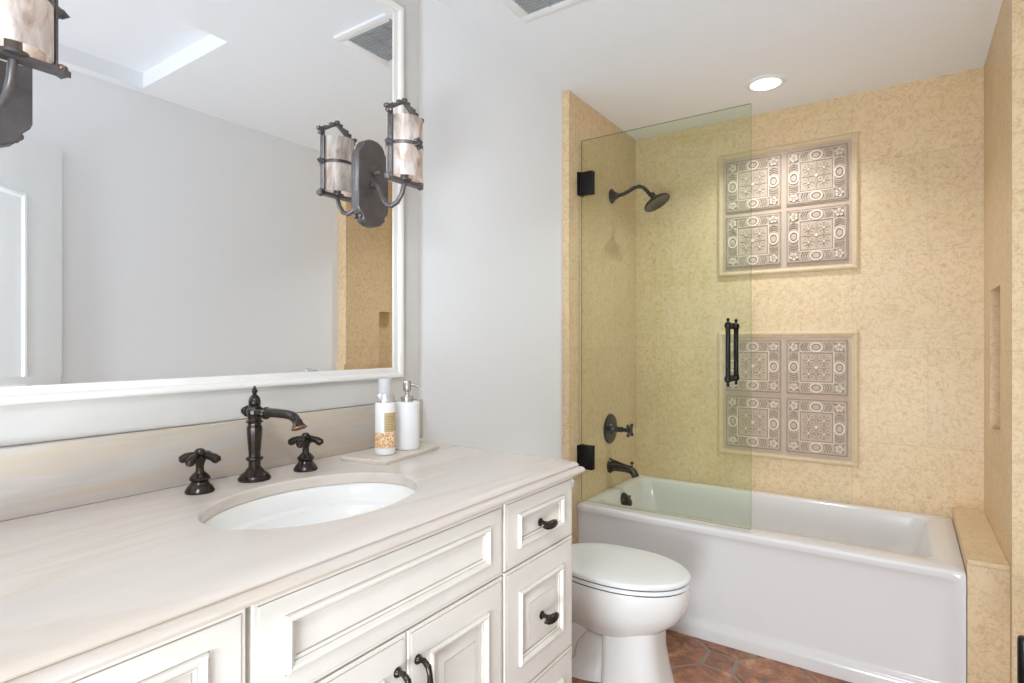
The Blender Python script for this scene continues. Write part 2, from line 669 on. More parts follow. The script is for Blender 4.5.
# ------------------------------------------------------------------ bathtub
t = thing('bathtub', (-0.59, 2.93, 0), 'white alcove bathtub with flat apron along tiled wall', 'bathtub')
tx0, tx1, ty0, ty1, tz = -1.356, 0.1748, 2.544, 3.309, 0.495


def ringz(poly, z):
    return [Vector((x, y, z)) for x, y in poly]


NR = 10
tub = MB()
outer = rrect(tx0, tx1, ty0, ty1, (0.008, 0.008, 0.008, 0.008), NR)
inner = lambda x0, x1, y0, y1, r: rrect(x0, x1, y0, y1, r, NR)
rings = [
    ringz(rrect(tx0, tx1, ty0, ty1, 0.008, NR), tz - 0.012),
    ringz(rrect(tx0 + 0.002, tx1 - 0.002, ty0 + 0.003, ty1 - 0.001, 0.008, NR), tz - 0.003),
    ringz(rrect(tx0 + 0.006, tx1 - 0.006, ty0 + 0.010, ty1 - 0.002, 0.008, NR), tz),
    ringz(inner(tx0 + 0.062, 0.092, 2.652, 3.268, 0.055), tz),
    ringz(inner(tx0 + 0.066, 0.086, 2.658, 3.262, 0.055), tz - 0.003),
    ringz(inner(tx0 + 0.072, 0.078, 2.664, 3.256, 0.055), tz - 0.012),
    ringz(inner(tx0 + 0.095, 0.045, 2.682, 3.238, 0.070), tz - 0.12),
    ringz(inner(tx0 + 0.120, -0.02, 2.700, 3.222, 0.090), tz - 0.24),
    ringz(inner(tx0 + 0.150, -0.10, 2.725, 3.200, 0.110), tz - 0.33),
    ringz(inner(tx0 + 0.200, -0.18, 2.765, 3.160, 0.110), tz - 0.365),
]
tub.loft(rings, 0, cap0=False, cap1=True)
# apron: lip, shallow hollow, straight skirt, flared foot
prof = [(ty0 + 0.004, tz - 0.010), (ty0, tz - 0.0122), (ty0, tz - 0.030), (ty0 + 0.002, tz - 0.034), (ty0 + 0.005, tz - 0.038), (ty0 + 0.011, tz - 0.058), (ty0 + 0.016, tz - 0.085),
        (ty0 + 0.018, 0.33), (ty0 + 0.018, 0.085), (ty0 + 0.015, 0.072), (ty0 + 0.008, 0.066), (ty0 + 0.001, 0.058), (ty0 - 0.002, 0.04), (ty0 - 0.002, 0.0), (ty0 + 0.05, 0.0), (ty0 + 0.05, tz - 0.010)]
xs = [tx0 + 0.001, tx1 - 0.001]
# right-hand border stays proud so the hollow dies out before the corner
secs = []
for x, k in ((tx0 + 0.001, 1.0), (tx1 - 0.075, 1.0), (tx1 - 0.045, 0.75), (tx1 - 0.025, 0.2), (tx1 - 0.014, 0.0), (tx1 - 0.001, 0.0)):
    secs.append([Vector((x, ty0 + (y - ty0) * (k if y - ty0 < 0.03 and z > 0.07 else 1.0) + (0.003 if (k < 1 and False) else 0), z)) for y, z in prof])
tub.loft(secs, 0)
shell = obj('tub_shell', tub, M['acrylic'], t, ang=40)
ov = MB()
om = T((-1.268, 2.945, 0.437)) @ RY(48)
ov.lathe([(0.0, 0.020), (0.022, 0.019), (0.040, 0.013), (0.046, 0.004), (0.046, -0.012)], om, 28)
ov.box(-0.006, 0.006, -0.03, 0.03, 0.018, 0.028, bev=0.003, mat=om)
obj('overflow_cover', ov, M['bronze'], t)
dr = MB().lathe([(0.0, 0.006), (0.03, 0.005), (0.035, 0.0), (0.035, -0.01)], T((-1.05, 2.96, tz - 0.364)), 28)
obj('drain', dr, M['bronze'], t)

# ------------------------------------------------------------------ shower fittings on the left tile wall
XT = -1.357
sy = 2.962
t = thing('showerhead', (XT, sy, 2.116), 'dark bronze shower head on curved arm high on tiled wall', 'shower head')
ma = T((XT, sy, 2.116)) @ RY(90)
obj('flange', MB().lathe([(0.0, 0.0), (0.040, 0.001), (0.039, 0.006), (0.030, 0.012), (0.020, 0.026), (0.013, 0.042), (0.0, 0.042)], ma, 28), M['bronze'], t)
pts = [(XT + 0.03, sy, 2.114), (XT + 0.07, sy, 2.117), (XT + 0.10, sy, 2.128), (XT + 0.13, sy, 2.142), (XT + 0.16, sy, 2.147), (XT + 0.185, sy, 2.138), (XT + 0.205, sy, 2.118), (XT + 0.222, sy, 2.096), (XT + 0.232, sy, 2.083)]
obj('arm', MB().tube(pts, 0.0105, 16), M['bronze'], t)
hm = T((XT + 0.262, sy, 2.046)) @ RY(180 - 30)
obj('head', MB().lathe([(0.0, -0.062), (0.014, -0.060), (0.016, -0.045), (0.020, -0.036), (0.034, -0.026), (0.060, -0.014), (0.073, -0.004), (0.075, 0.004), (0.072, 0.008), (0.064, 0.006), (0.0, 0.006)], hm, 36), M['bronze'], t)


def petal_cross(mb, mat, r, h, n=4, th=0.006, droop=0.012, w=0.0085):
    for k in range(n):
        a = RZ(360 / n * k + 45)
        p = [mat @ a @ Vector(q) for q in ((0.004, 0, h), (r * 0.4, 0, h + 0.002), (r * 0.72, 0, h - droop * 0.25), (r * 0.92, 0, h - droop * 0.8), (r, 0, h - droop * 1.25))]
        mb.tube(p, [w * 0.7, w * 0.72, w * 0.95, w, w * 0.55], 12)


t = thing('shower_valve', (XT, 2.94, 0.82), 'round bronze shower valve with cross handle above tub spout', 'valve')
ma = T((XT, 2.94, 0.82)) @ RY(90)
obj('escutcheon', MB().lathe([(0.0, 0.0), (0.083, 0.0), (0.083, 0.004), (0.078, 0.009), (0.060, 0.012), (0.034, 0.014), (0.030, 0.020), (0.0, 0.020)], ma, 44), M['bronze'], t)
obj('stem', MB().lathe([(0.030, 0.014), (0.024, 0.026), (0.018, 0.040), (0.014, 0.062), (0.017, 0.070), (0.011, 0.078), (0.011, 0.112), (0, 0.112)], ma, 28), M['bronze'], t)
ch = MB()
petal_cross(ch, ma @ T((0, 0, 0.022)), 0.044, 0.098, 4, droop=0.002, w=0.0095)
ch.lathe([(0.0, 0.095), (0.014, 0.098), (0.016, 0.120), (0.012, 0.130), (0.0, 0.134)], ma, 24)
obj('cross_handle', ch, M['bronze'], t)

t = thing('tub_spout', (XT, 2.94, 0.615), 'curved bronze tub spout with lift knob over tub end', 'tub spout')
obj('flange', MB().lathe([(0.0, 0.0), (0.040, 0.0), (0.041, 0.006), (0.036, 0.014), (0.0, 0.014)], T((XT, 2.94, 0.615)) @ RY(90), 30), M['bronze'], t)
pts = [(XT + 0.008, 2.94, 0.617), (XT + 0.035, 2.94, 0.617), (XT + 0.065, 2.94, 0.613), (XT + 0.095, 2.94, 0.610), (XT + 0.120, 2.94, 0.606), (XT + 0.136, 2.94, 0.597), (XT + 0.146, 2.94, 0.583), (XT + 0.150, 2.94, 0.570)]
obj('spout_body', MB().tube(pts, [0.034, 0.030, 0.025, 0.022, 0.021, 0.021, 0.020, 0.021], 20), M['bronze'], t)
obj('diverter_knob', MB().lathe([(0.0, 0), (0.0035, 0), (0.0035, 0.022), (0.009, 0.025), (0.010, 0.031), (0.006, 0.036), (0.0, 0.037)], T((XT + 0.130, 2.94, 0.614)), 18), M['bronze'], t)

# ------------------------------------------------------------------ glass shower screen
GY = 2.58
t = thing('shower_screen', (-0.945, GY, 0.503), 'hinged clear green glass shower screen standing over bathtub rim', 'shower screen')
gx0, gx1, gz0, gz1 = -1.346, -0.541, 0.506, 2.312
g = MB()
gv = [(gx0, GY - 0.005, gz0), (gx1, GY - 0.005, gz0), (gx1, GY - 0.005, gz1), (gx0, GY - 0.005, gz1), (gx0, GY + 0.005, gz0), (gx1, GY + 0.005, gz0), (gx1, GY + 0.005, gz1), (gx0, GY + 0.005, gz1)]
g.add(gv, [[0, 1, 2, 3], [5, 4, 7, 6]], 0)
g.add(gv, [[4, 5, 1, 0], [1, 5, 6, 2], [3, 2, 6, 7], [4, 0, 3, 7]], 1)
obj('glass_pane', g, [M['glass'], M['glassedge']], t, smooth=False)
for zc, hh in ((2.094, 0.058), (0.725, 0.060)):
    h = MB()
    h.box(-1.356, -1.278, GY - 0.014, GY - 0.0055, zc - hh, zc + hh, bev=0.002)
    h.box(-1.356, -1.278, GY + 0.0055, GY + 0.014, zc - hh, zc + hh, bev=0.002)
    h.box(-1.3565, -1.3475, GY - 0.03, GY + 0.03, zc - hh, zc + hh, bev=0.0015)
    h.lathe([(0, -hh), (0.007, -hh), (0.007, hh), (0, hh)], T((-1.345, GY - 0.012, zc)), 16)
    obj('hinge', h, M['black'], t)
for s in (-1, 1):
    h = MB()
    yy = GY + s * 0.070
    m_ = T((-0.618, yy, 1.257))
    pr = [(0, -0.146), (0.006, -0.144), (0.007, -0.136), (0.004, -0.130), (0.012, -0.124), (0.0155, -0.113), (0.012, -0.102), (0.010, -0.098)]
    pr = pr + [(r, -z) for r, z in reversed(pr)]
    h.lathe(pr, m_, 22)
    for zz in (-0.113, 0.113):
        mm = T((-0.618, GY + s * 0.0055, 1.257 + zz)) @ RX(-90 * s)
        h.lathe([(0.0, 0), (0.014, 0), (0.014, 0.004), (0.008, 0.010), (0.008, 0.060), (0, 0.060)], mm, 18)
    obj('pull_handle', h, M['black'], t)

# ------------------------------------------------------------------ decorative relief tile panels
def relief_tile_mesh():
    """one square tile, local u,v in -0.5..0.5 times size, facing -y"""
    s = 0.279
    mb = MB()
    mat = RX(90)          # local (u, v, w) -> world (u, -w.., v): w is out of the wall

    def P(poly, w0, w1, m):
        mb.prism([(a * s, b * s) for a, b in poly], w0, w1, mat, m)
    P([(-0.5, -0.5), (0.5, -0.5), (0.5, 0.5), (-0.5, 0.5)], 0.0, 0.008, 0)

    def stroke(p, w, m, z=0.0105):
        for (a, b), (c, d) in zip(p[:-1], p[1:]):
            l = math.hypot(c - a, d - b) or 1e-6
            nx, ny = -(d - b) / l * w / 2, (c - a) / l * w / 2
            ex, ey = (c - a) / l * w * 0.35, (d - b) / l * w * 0.35
            P([(a + nx - ex, b + ny - ey), (a - nx - ex, b - ny - ey), (c - nx + ex, d - ny + ey), (c + nx + ex, d + ny + ey)], 0.007, z, m)
    sq = lambda r: [(-r, -r), (r, -r), (r, r), (-r, r), (-r, -r)]
    stroke(sq(0.488), 0.016, 2, 0.0084)
    stroke(sq(0.462), 0.016, 0)
    stroke(sq(0.285), 0.014, 1)
    stroke(sq(0.262), 0.012, 2, 0.0084)
    for q in range(4):
        c, sn = math.cos(q * math.pi / 2), math.sin(q * math.pi / 2)
        rot = lambda p: [(a * c - b * sn, a * sn + b * c) for a, b in p]
        # corner flower
        P(rot([(0.30, 0.30), (0.44, 0.30), (0.44, 0.44), (0.30, 0.44)]), 0.007, 0.0084, 2)
        for k in range(5):
            a = k * 72 + 20
            fx, fy = 0.37 + 0.044 * math.cos(R(a)), 0.37 + 0.038 * math.sin(R(a))
            P(rot([(fx + 0.034 * math.cos(R(b)), fy + 0.034 * math.sin(R(b))) for b in range(0, 360, 45)]), 0.007, 0.0135, 1)
        P(rot([(0.37 + 0.018 * math.cos(R(b)), 0.37 + 0.018 * math.sin(R(b))) for b in range(0, 360, 60)]), 0.007, 0.0142, 0)
        # corner bracket leaf
        stroke(rot([(0.445, 0.27), (0.445, 0.30), (0.30, 0.30), (0.30, 0.445), (0.27, 0.445)]), 0.013, 2, 0.0088)
        # mid-side hexagonal ring with bud
        cy = 0.372
        hexo = [(0.098 * math.cos(R(b)), cy + 0.078 * math.sin(R(b))) for b in range(0, 360, 30)]
        P(rot([(x * 1.28, cy + (y - cy) * 1.16) for x, y in hexo]), 0.007, 0.0084, 2)
        stroke(rot(hexo + hexo[:1]), 0.030, 1, 0.013)
        P(rot([(0.062 * math.cos(R(b)), cy + 0.048 * math.sin(R(b))) for b in range(0, 360, 45)]), 0.007, 0.012, 0)
        # chevrons either side
        for sg in (-1, 1):
            for d in (0.145, 0.185, 0.225):
                stroke(rot([(sg * (d - 0.012), 0.447), (sg * (d + 0.016), cy + 0.012), (sg * (d + 0.016), cy - 0.012), (sg * (d - 0.012), 0.298)]), 0.013, 2, 0.0088)
                stroke(rot([(sg * (d + 0.005), 0.447), (sg * (d + 0.033), cy + 0.012), (sg * (d + 0.033), cy - 0.012), (sg * (d + 0.005), 0.298)]), 0.012, 0, 0.0115)
        # inner rosettes
        rx, ry = 0.125, 0.125
        for k in range(4):
            a = 45 + 90 * k
            for d, w in ((0.034, 0.026), (0.080, 0.022)):
                ux, uy = math.cos(R(a)), math.sin(R(a))
                px, py = rx + d * ux, ry + d * uy
                P(rot([(px + ux * 0.026, py + uy * 0.026), (px - uy * w * 0.5, py + ux * w * 0.5), (px - ux * 0.022, py - uy * 0.022), (px + uy * w * 0.5, py - ux * w * 0.5)]), 0.007, 0.0084 if d > 0.05 else 0.0115, 2 if d > 0.05 else 0)
            b = 90 * k
            ux, uy = math.cos(R(b)), math.sin(R(b))
            stroke(rot([(rx + ux * 0.030, ry + uy * 0.030), (rx + ux * 0.075, ry + uy * 0.075)]), 0.012, 2, 0.0086)
            stroke(rot([(rx + ux * 0.095 - uy * 0.022, ry + uy * 0.095 + ux * 0.022), (rx + ux * 0.072, ry + uy * 0.072), (rx + ux * 0.095 + uy * 0.022, ry + uy * 0.095 - ux * 0.022)]), 0.010, 2, 0.0086)
        P(rot([(rx + 0.020 * math.cos(R(b)), ry + 0.020 * math.sin(R(b))) for b in range(0, 360, 60)]), 0.007, 0.0125, 1)
        stroke(rot([(0.02, 0.0), (0.24, 0.0)]), 0.010, 0, 0.0105)
        stroke(rot([(0.03, 0.018), (0.22, 0.018)]), 0.007, 2, 0.0084)
        stroke(rot([(0.03, -0.018), (0.22, -0.018)]), 0.007, 2, 0.0084)
    P([(0.03 * math.cos(R(b)), 0.03 * math.sin(R(b))) for b in range(0, 360, 45)], 0.007, 0.0125, 1)
    return mb


tile_mesh_obj = None
pcx = (-0.868 - 0.192) / 2
for zc, lab in ((1.3 + 0.701, 'upper square panel of four grey relief tiles in tan border'),
                (1.3 - 0.281, 'lower square panel of four grey relief tiles nearer the tub')):
    t = thing('tile_panel', (pcx, YB, zc), lab, 'tile panel', 'decorative relief tile panels on alcove wall')
    hw = 0.338
    fr = MB()
    # mitred liner with a rounded profile
    pf = [(0.0, 0.0005), (0.0, 0.010), (0.004, 0.013), (0.012, 0.014), (0.019, 0.012), (0.022, 0.008), (0.024, 0.0085), (0.028, 0.0075), (0.028, 0.0005)]
    for k in range(4):
        rot = RY(90 * k)
        A, B = [], []
        for d, w in pf:
            A.append(T((pcx, YB, zc)) @ rot @ Vector((-hw + d, -w, hw - d)))
            B.append(T((pcx, YB, zc)) @ rot @ Vector((hw - d, -w, hw - d)))
        fr.loft([A, B], 0)
    obj('border_liner', fr, M['liner'], t, ang=50)
    bk = MB().box(pcx - hw + 0.02, pcx + hw - 0.02, YB - 0.005, YB - 0.0005, zc - hw + 0.02, zc + hw - 0.02)
    obj('backing', bk, M['tilebase'], t, smooth=False)
    for sx in (-1, 1):
        for sz in (-1, 1):
            if tile_mesh_obj is None:
                tm = relief_tile_mesh()
                o = obj('decorative_tile', tm, [M['tilebase'], M['tilehi'], M['tilelo']], None, smooth=False)
                tile_mesh_obj = o
                ORG[o.name] = Vector((0, 0, 0))
            else:
                o = tile_mesh_obj.copy()
                COL.objects.link(o)
            o.parent = t
            o.location = (sx * 0.1525, -0.0045, sz * 0.1525)

# ------------------------------------------------------------------ recessed ceiling light and vent
t = thing('recessed_light', (-0.55, 2.93, CH), 'round lit recessed downlight in ceiling above bathtub', 'ceiling light')
obj('trim_ring', MB().lathe([(0.066, -0.002), (0.068, -0.008), (0.085, -0.006), (0.092, -0.001), (0.092, 0.003), (0.066, 0.003)], T((-0.55, 2.93, CH)), 40), M['plasticw'], t)
obj('lens', MB().lathe([(0.0, -0.006), (0.04, -0.0055), (0.066, -0.003), (0.066, 0.003), (0, 0.003)], T((-0.55, 2.93, CH)), 40), M['lens'], t)

t = thing('ceiling_vent', (-1.02, 1.67, CH), 'square white exhaust vent with grey slatted grille in ceiling', 'vent')
vx0, vx1, vy0, vy1 = -1.2, -0.84, 1.496, 1.843
fr = MB()
b_ = 0.042
for a in ((vx0, vx1, vy0, vy0 + b_), (vx0, vx1, vy1 - b_, vy1), (vx0, vx0 + b_, vy0 + b_, vy1 - b_), (vx1 - b_, vx1, vy0 + b_, vy1 - b_)):
    fr.box(a[0], a[1], a[2], a[3], CH - 0.012, CH, bev=0.004)
obj('vent_frame', fr, M['plasticw'], t)
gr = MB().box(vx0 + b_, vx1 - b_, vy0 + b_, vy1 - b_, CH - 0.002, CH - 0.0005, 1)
y = vy0 + b_ + 0.006
while y < vy1 - b_ - 0.004:
    gr.box(vx0 + b_, vx1 - b_, y, y + 0.0048, CH - 0.011, CH - 0.002, 0)
    y += 0.0145
for k in range(1, 3):
    x = vx0 + b_ + (vx1 - vx0 - 2 * b_) * k / 3
    gr.box(x - 0.003, x + 0.003, vy0 + b_, vy1 - b_, CH - 0.0115, CH - 0.002, 0)
obj('grille', gr, [M['slat'], M['ventgrey']], t, smooth=False)

# ------------------------------------------------------------------ toilet
TYC = 2.075
t = thing('toilet', (-1.0, TYC, 0), 'white elongated toilet with closed lid beside vanity', 'toilet')


def egg(xc, af, ab, w, z, n=48, pw=2.0, pb=2.3):
    out = []
    for k in range(n):
        a = 2 * math.pi * k / n
        c, s = math.cos(a), math.sin(a)
        p = pw if c > 0 else pb
        cc = math.copysign(abs(c) ** (2 / p), c)
        ss = math.copysign(abs(s) ** (2 / p), s)
        out.append(Vector((xc + (af if c > 0 else ab) * cc, TYC + w * ss, z)))
    return out


bw = MB()
bw.loft([egg(-0.93, 0.13, 0.20, 0.095, 0.19), egg(-0.93, 0.155, 0.23, 0.118, 0.212), egg(-0.925, 0.20, 0.26, 0.145, 0.242), egg(-0.92, 0.238, 0.27, 0.166, 0.280),
         egg(-0.92, 0.258, 0.28, 0.178, 0.318), egg(-0.92, 0.266, 0.29, 0.183, 0.350), egg(-0.92, 0.268, 0.29, 0.185, 0.392), egg(-0.92, 0.264, 0.285, 0.182, 0.401)])
# pedestal column in front
ped = lambda af, w, z, ab=0.10: egg(-0.87, af, ab, w, z, pw=3.4, pb=5)
bw.loft([ped(0.155, 0.128, 0.0, 0.085), ped(0.150, 0.126, 0.02, 0.085), ped(0.135, 0.118, 0.08, 0.085), ped(0.122, 0.112, 0.15, 0.085), ped(0.118, 0.110, 0.24, 0.085)])
# trapway behind
bw.loft([egg(-1.10, 0.20, 0.20, 0.105, 0.0, pb=4), egg(-1.10, 0.20, 0.20, 0.100, 0.03, pb=4), egg(-1.10, 0.20, 0.19, 0.082, 0.06, pb=4), egg(-1.10, 0.20, 0.19, 0.080, 0.16, pb=4),
         egg(-1.10, 0.20, 0.21, 0.110, 0.26, pb=4), egg(-1.10, 0.18, 0.22, 0.155, 0.33, pb=4), egg(-1.10, 0.16, 0.22, 0.17, 0.39, pb=4)])
for sg in (-1, 1):
    bw.tube([(-0.99, TYC + sg * 0.080, 0.235), (-1.04, TYC + sg * 0.084, 0.205), (-1.09, TYC + sg * 0.086, 0.15), (-1.10, TYC + sg * 0.088, 0.09), (-1.15, TYC + sg * 0.086, 0.05), (-1.22, TYC + sg * 0.078, 0.06)],
            [0.02, 0.032, 0.038, 0.038, 0.034, 0.02], 16)
obj('bowl', bw, M['porcelain'], t, ang=50)
for sg in (-1, 1):
    obj('bolt_cap', MB().sphere((-1.15, TYC + sg * 0.112, 0.014), 0.014, sc=(1, 1, 0.9)), M['porcelain'], t)
st = MB()
st.loft([egg(-0.915, 0.262, 0.262, 0.182, 0.4050), egg(-0.915, 0.267, 0.265, 0.186, 0.4075), egg(-0.915, 0.267, 0.265, 0.186, 0.417), egg(-0.915, 0.263, 0.262, 0.183, 0.4205)])
obj('seat', st, M['seatp'], t, ang=50)
ld = MB()
ld.loft([egg(-0.915, 0.266, 0.27, 0.186, 0.4252), egg(-0.915, 0.269, 0.272, 0.189, 0.4275), egg(-0.915, 0.270, 0.272, 0.189, 0.436), egg(-0.915, 0.266, 0.27, 0.186, 0.442),
         egg(-0.915, 0.255, 0.26, 0.176, 0.445), egg(-0.915, 0.17, 0.2, 0.12, 0.449), egg(-0.915, 0.05, 0.06, 0.04, 0.4505)])
obj('lid', ld, M['seatp'], t, ang=50)
gp = MB()
gp.loft([egg(-0.915, 0.2625, 0.262, 0.1825, 0.4195), egg(-0.915, 0.2625, 0.262, 0.1825, 0.4262)])
gp.loft([egg(-0.915, 0.2605, 0.262, 0.1805, 0.4005), egg(-0.915, 0.2605, 0.262, 0.1805, 0.4060)])
obj('seat_gap_shade', gp, M['gapshade'], t)  # dark slabs painting the shade lines under lid and seat
for sg in (-1, 1):
    obj('lid_hinge', MB().lathe([(0, -0.025), (0.011, -0.025), (0.013, -0.02), (0.013, 0.02), (0.011, 0.025), (0, 0.025)], T((-1.186, TYC + sg * 0.07, 0.428)) @ RX(90), 18), M['seatp'], t)
tk = MB()
tk.loft([ringz(rrect(-1.375, -1.245, TYC - 0.165, TYC + 0.165, 0.03), 0.37), ringz(rrect(-1.38, -1.235, TYC - 0.178, TYC + 0.178, 0.03), 0.42), ringz(rrect(-1.384, -1.222, TYC - 0.196, TYC + 0.196, 0.03), 0.66)])
obj('tank', tk, M['porcelain'], t)
tl = MB()
tl.loft([ringz(rrect(-1.386, -1.215, TYC - 0.201, TYC + 0.201, 0.03), 0.661), ringz(rrect(-1.388, -1.212, TYC - 0.204, TYC + 0.204, 0.03), 0.668), ringz(rrect(-1.388, -1.212, TYC - 0.204, TYC + 0.204, 0.03), 0.684), ringz(rrect(-1.38, -1.220, TYC - 0.196, TYC + 0.196, 0.03), 0.69)])
obj('tank_lid', tl, M['porcelain'], t)
fv = MB().lathe([(0, 0), (0.014, 0), (0.014, 0.008), (0.006, 0.01), (0.006, 0.02), (0, 0.02)], T((-1.225, TYC - 0.14, 0.60)) @ RY(90), 18)
fv.tube([(-1.208, TYC - 0.14, 0.60), (-1.204, TYC - 0.11, 0.598), (-1.204, TYC - 0.07, 0.592)], [0.005, 0.006, 0.007], 12)
obj('flush_lever', fv, M['chrome'], t)

# ------------------------------------------------------------------ vanity cabinet
VX, VF = -0.784, -0.762
t = thing('vanity_cabinet', (-1.08, 0.768, 0), 'antique white glazed vanity cabinet with raised panels under stone counter', 'cabinet')
ca = MB()
ca.box(-1.392, VX, 0.126, 0.146, 0.10, 0.934, 0)
ca.box(-1.392, VX, 1.386, 1.406, 0.10, 0.934, 0)
ca.box(VX - 0.02, VX, 0.146, 1.386, 0.10, 0.934, 0)
ca.box(-1.392, -1.380, 0.146, 1.386, 0.10, 0.934, 0)
ca.box(-1.392, VX, 0.146, 1.386, 0.10, 0.12, 0)
ca.box(-1.392, -0.84, 0.14, 1.396, 0.0, 0.11, 0)
obj('carcass', ca, M['cab'], t)


def front(y0, y1, z0, z1, iy, iz, kind):
    rings = []
    mats_ = []

    def rg(d_y, d_z, x, m):
        rings.append([Vector((x, y0 + d_y, z0 + d_z)), Vector((x, y1 - d_y, z0 + d_z)), Vector((x, y1 - d_y, z1 - d_z)), Vector((x, y0 + d_y, z1 - d_z))])
        mats_.append(m)
    d = VF
    rg(0, 0, VX + 0.0005, 0)
    rg(0, 0, d - 0.0035, 0)
    rg(0.0015, 0.0015, d - 0.002, 0)
    rg(0.0065, 0.0065, d - 0.002, 0)
    rg(0.0078, 0.0078, d - 0.0005, 1)
    rg(0.010, 0.010, d, 0)
    rg(iy, iz, d, 0)
    rg(iy + 0.0012, iz + 0.0012, d - 0.0015, 1)
    rg(iy + 0.0030, iz + 0.0030, d + 0.0055, 0)
    rg(iy + 0.0065, iz + 0.0065, d + 0.0075, 0)
    rg(iy + 0.0110, iz + 0.0110, d + 0.0060, 0)
    rg(iy + 0.0150, iz + 0.0150, d + 0.0000, 0)
    rg(iy + 0.0163, iz + 0.0163, d - 0.0010, 1)
    rg(iy + 0.0205, iz + 0.0205, d - 0.0030, 0)
    rg(iy + 0.0218, iz + 0.0218, d - 0.0060, 1)
    if kind == 'raised':
        rg(iy + 0.026, iz + 0.026, d - 0.0060, 0)
        rg(iy + 0.046, iz + 0.046, d - 0.0010, 0)
        rg(iy + 0.0468, iz + 0.0468, d - 0.0002, 1)
    else:
        rg(iy + 0.0225, iz + 0.0225, d - 0.0060, 0)
    mb = MB()
    for a, b, m in zip(rings[:-1], rings[1:], mats_[1:]):
        mb.loft([a, b], m, False, False)
    mb.add(rings[-1], [[0, 1, 2, 3]], 0)
    mb.add(rings[0], [[3, 2, 1, 0]], 0)
    return mb


CM = [M['cab'], M['glaze']]


def oval_knob(parent, y, z):
    k = MB()
    k.lathe([(0.0, 0.0), (0.0105, 0.0), (0.0105, 0.003), (0.0065, 0.006), (0.0050, 0.012), (0.0055, 0.020), (0.008, 0.026), (0, 0.028)], T((VF - 0.001, y, z)) @ RY(90), 20)
    n = 10
    pts, rr = [], []
    for i in range(n + 1):
        u = -1 + 2 * i / n
        pts.append((VF + 0.029 + 0.004 * (1 - u * u), y + 0.029 * u, z))
        rr.append(0.0020 + 0.0085 * math.sqrt(max(0, 1 - u * u)))
    k.tube(pts, rr, 16)
    for e in (-1, 1):
        k.sphere((VF + 0.029, y + e * 0.0295, z), 0.0034, u=12, v=8)
    obj('knob', k, M['bronze'], parent)


def bail(parent, y, z):
    k = MB()
    L = 0.105
    for zz in (z, z - L):
        k.lathe([(0.0, 0.0), (0.0095, 0.0), (0.0095, 0.003), (0.006, 0.008), (0, 0.008)], T((VF - 0.001, y, zz)) @ RY(90), 20)
    P_ = [(VF + 0.003, y, z), (VF + 0.016, y, z + 0.002), (VF + 0.027, y, z - 0.006), (VF + 0.031, y, z - 0.020), (VF + 0.032, y, z - 0.035), (VF + 0.033, y, z - L / 2)]
    rr = [0.0055, 0.0055, 0.0060, 0.0052, 0.0060, 0.0078]
    P_ = P_ + [(a, b, 2 * (z - L / 2) - c) for a, b, c in reversed(P_[:-1])]
    rr = rr + rr[-2::-1]
    k.tube(P_, rr, 16)
    obj('pull', k, M['bronze'], parent)


zt = 0.9290
for (y0, y1) in ((1.083, 1.408), (0.128, 0.453)):
    d = obj('drawer', front(y0, y1, 0.7685, zt, 0.052, 0.038, 'flat'), CM, t, ang=20)
    oval_knob(d, (y0 + y1) / 2 - 0.008, 0.845)
    d = obj('drawer', front(y0, y1, 0.462, 0.7645, 0.056, 0.060, 'raised'), CM, t, ang=20)
    oval_knob(d, (y0 + y1) / 2 - 0.002, 0.608)
    d = obj('drawer', front(y0, y1, 0.12, 0.458, 0.056, 0.060, 'raised'), CM, t, ang=20)
    oval_knob(d, (y0 + y1) / 2 - 0.002, 0.29)
obj('false_drawer_front', front(0.463, 1.074, 0.7665, zt, 0.050, 0.036, 'flat'), CM, t, ang=20)
d = obj('door', front(0.463, 0.7665, 0.12, 0.762, 0.056, 0.058, 'raised'), CM, t, ang=20)
bail(d, 0.742, 0.700)
d = obj('door', front(0.7705, 1.074, 0.12, 0.762, 0.056, 0.058, 'raised'), CM, t, ang=20)
bail(d, 0.795, 0.700)

# ------------------------------------------------------------------ countertop with sink cut-out
CT = 0.975
SX, SY, SA, SB = -1.022, 0.770, 0.172, 0.234      # sink centre, half sizes along x and y
fx, fy0, fy1 = -0.797, 0.152, 1.374
base = []
n_side = 40
for (ax_, ay_), (bx_, by_) in (((fx, fy0), (fx, fy1)), ((fx, fy1), (-1.392, fy1)), ((-1.392, fy1), (-1.392, fy0)), ((-1.392, fy0), (fx, fy0))):
    for k in range(n_side):
        u = k / n_side
        base.append((ax_ + (bx_ - ax_) * u, ay_ + (by_ - ay_) * u))


def off_pt(i, dd):
    x, y = base[i]
    nx = 1 if abs(x - fx) < 1e-6 else 0
    ny = 1 if abs(y - fy1) < 1e-6 else (-1 if abs(y - fy0) < 1e-6 else 0)
    return x + nx * dd, y + ny * dd


def ell(a, b, z):
    out = []
    for x, y in base:
        an = math.atan2((y - SY) / b, (x - SX) / a)
        out.append(Vector((SX + a * math.cos(an), SY + b * math.sin(an), z)))
    return out


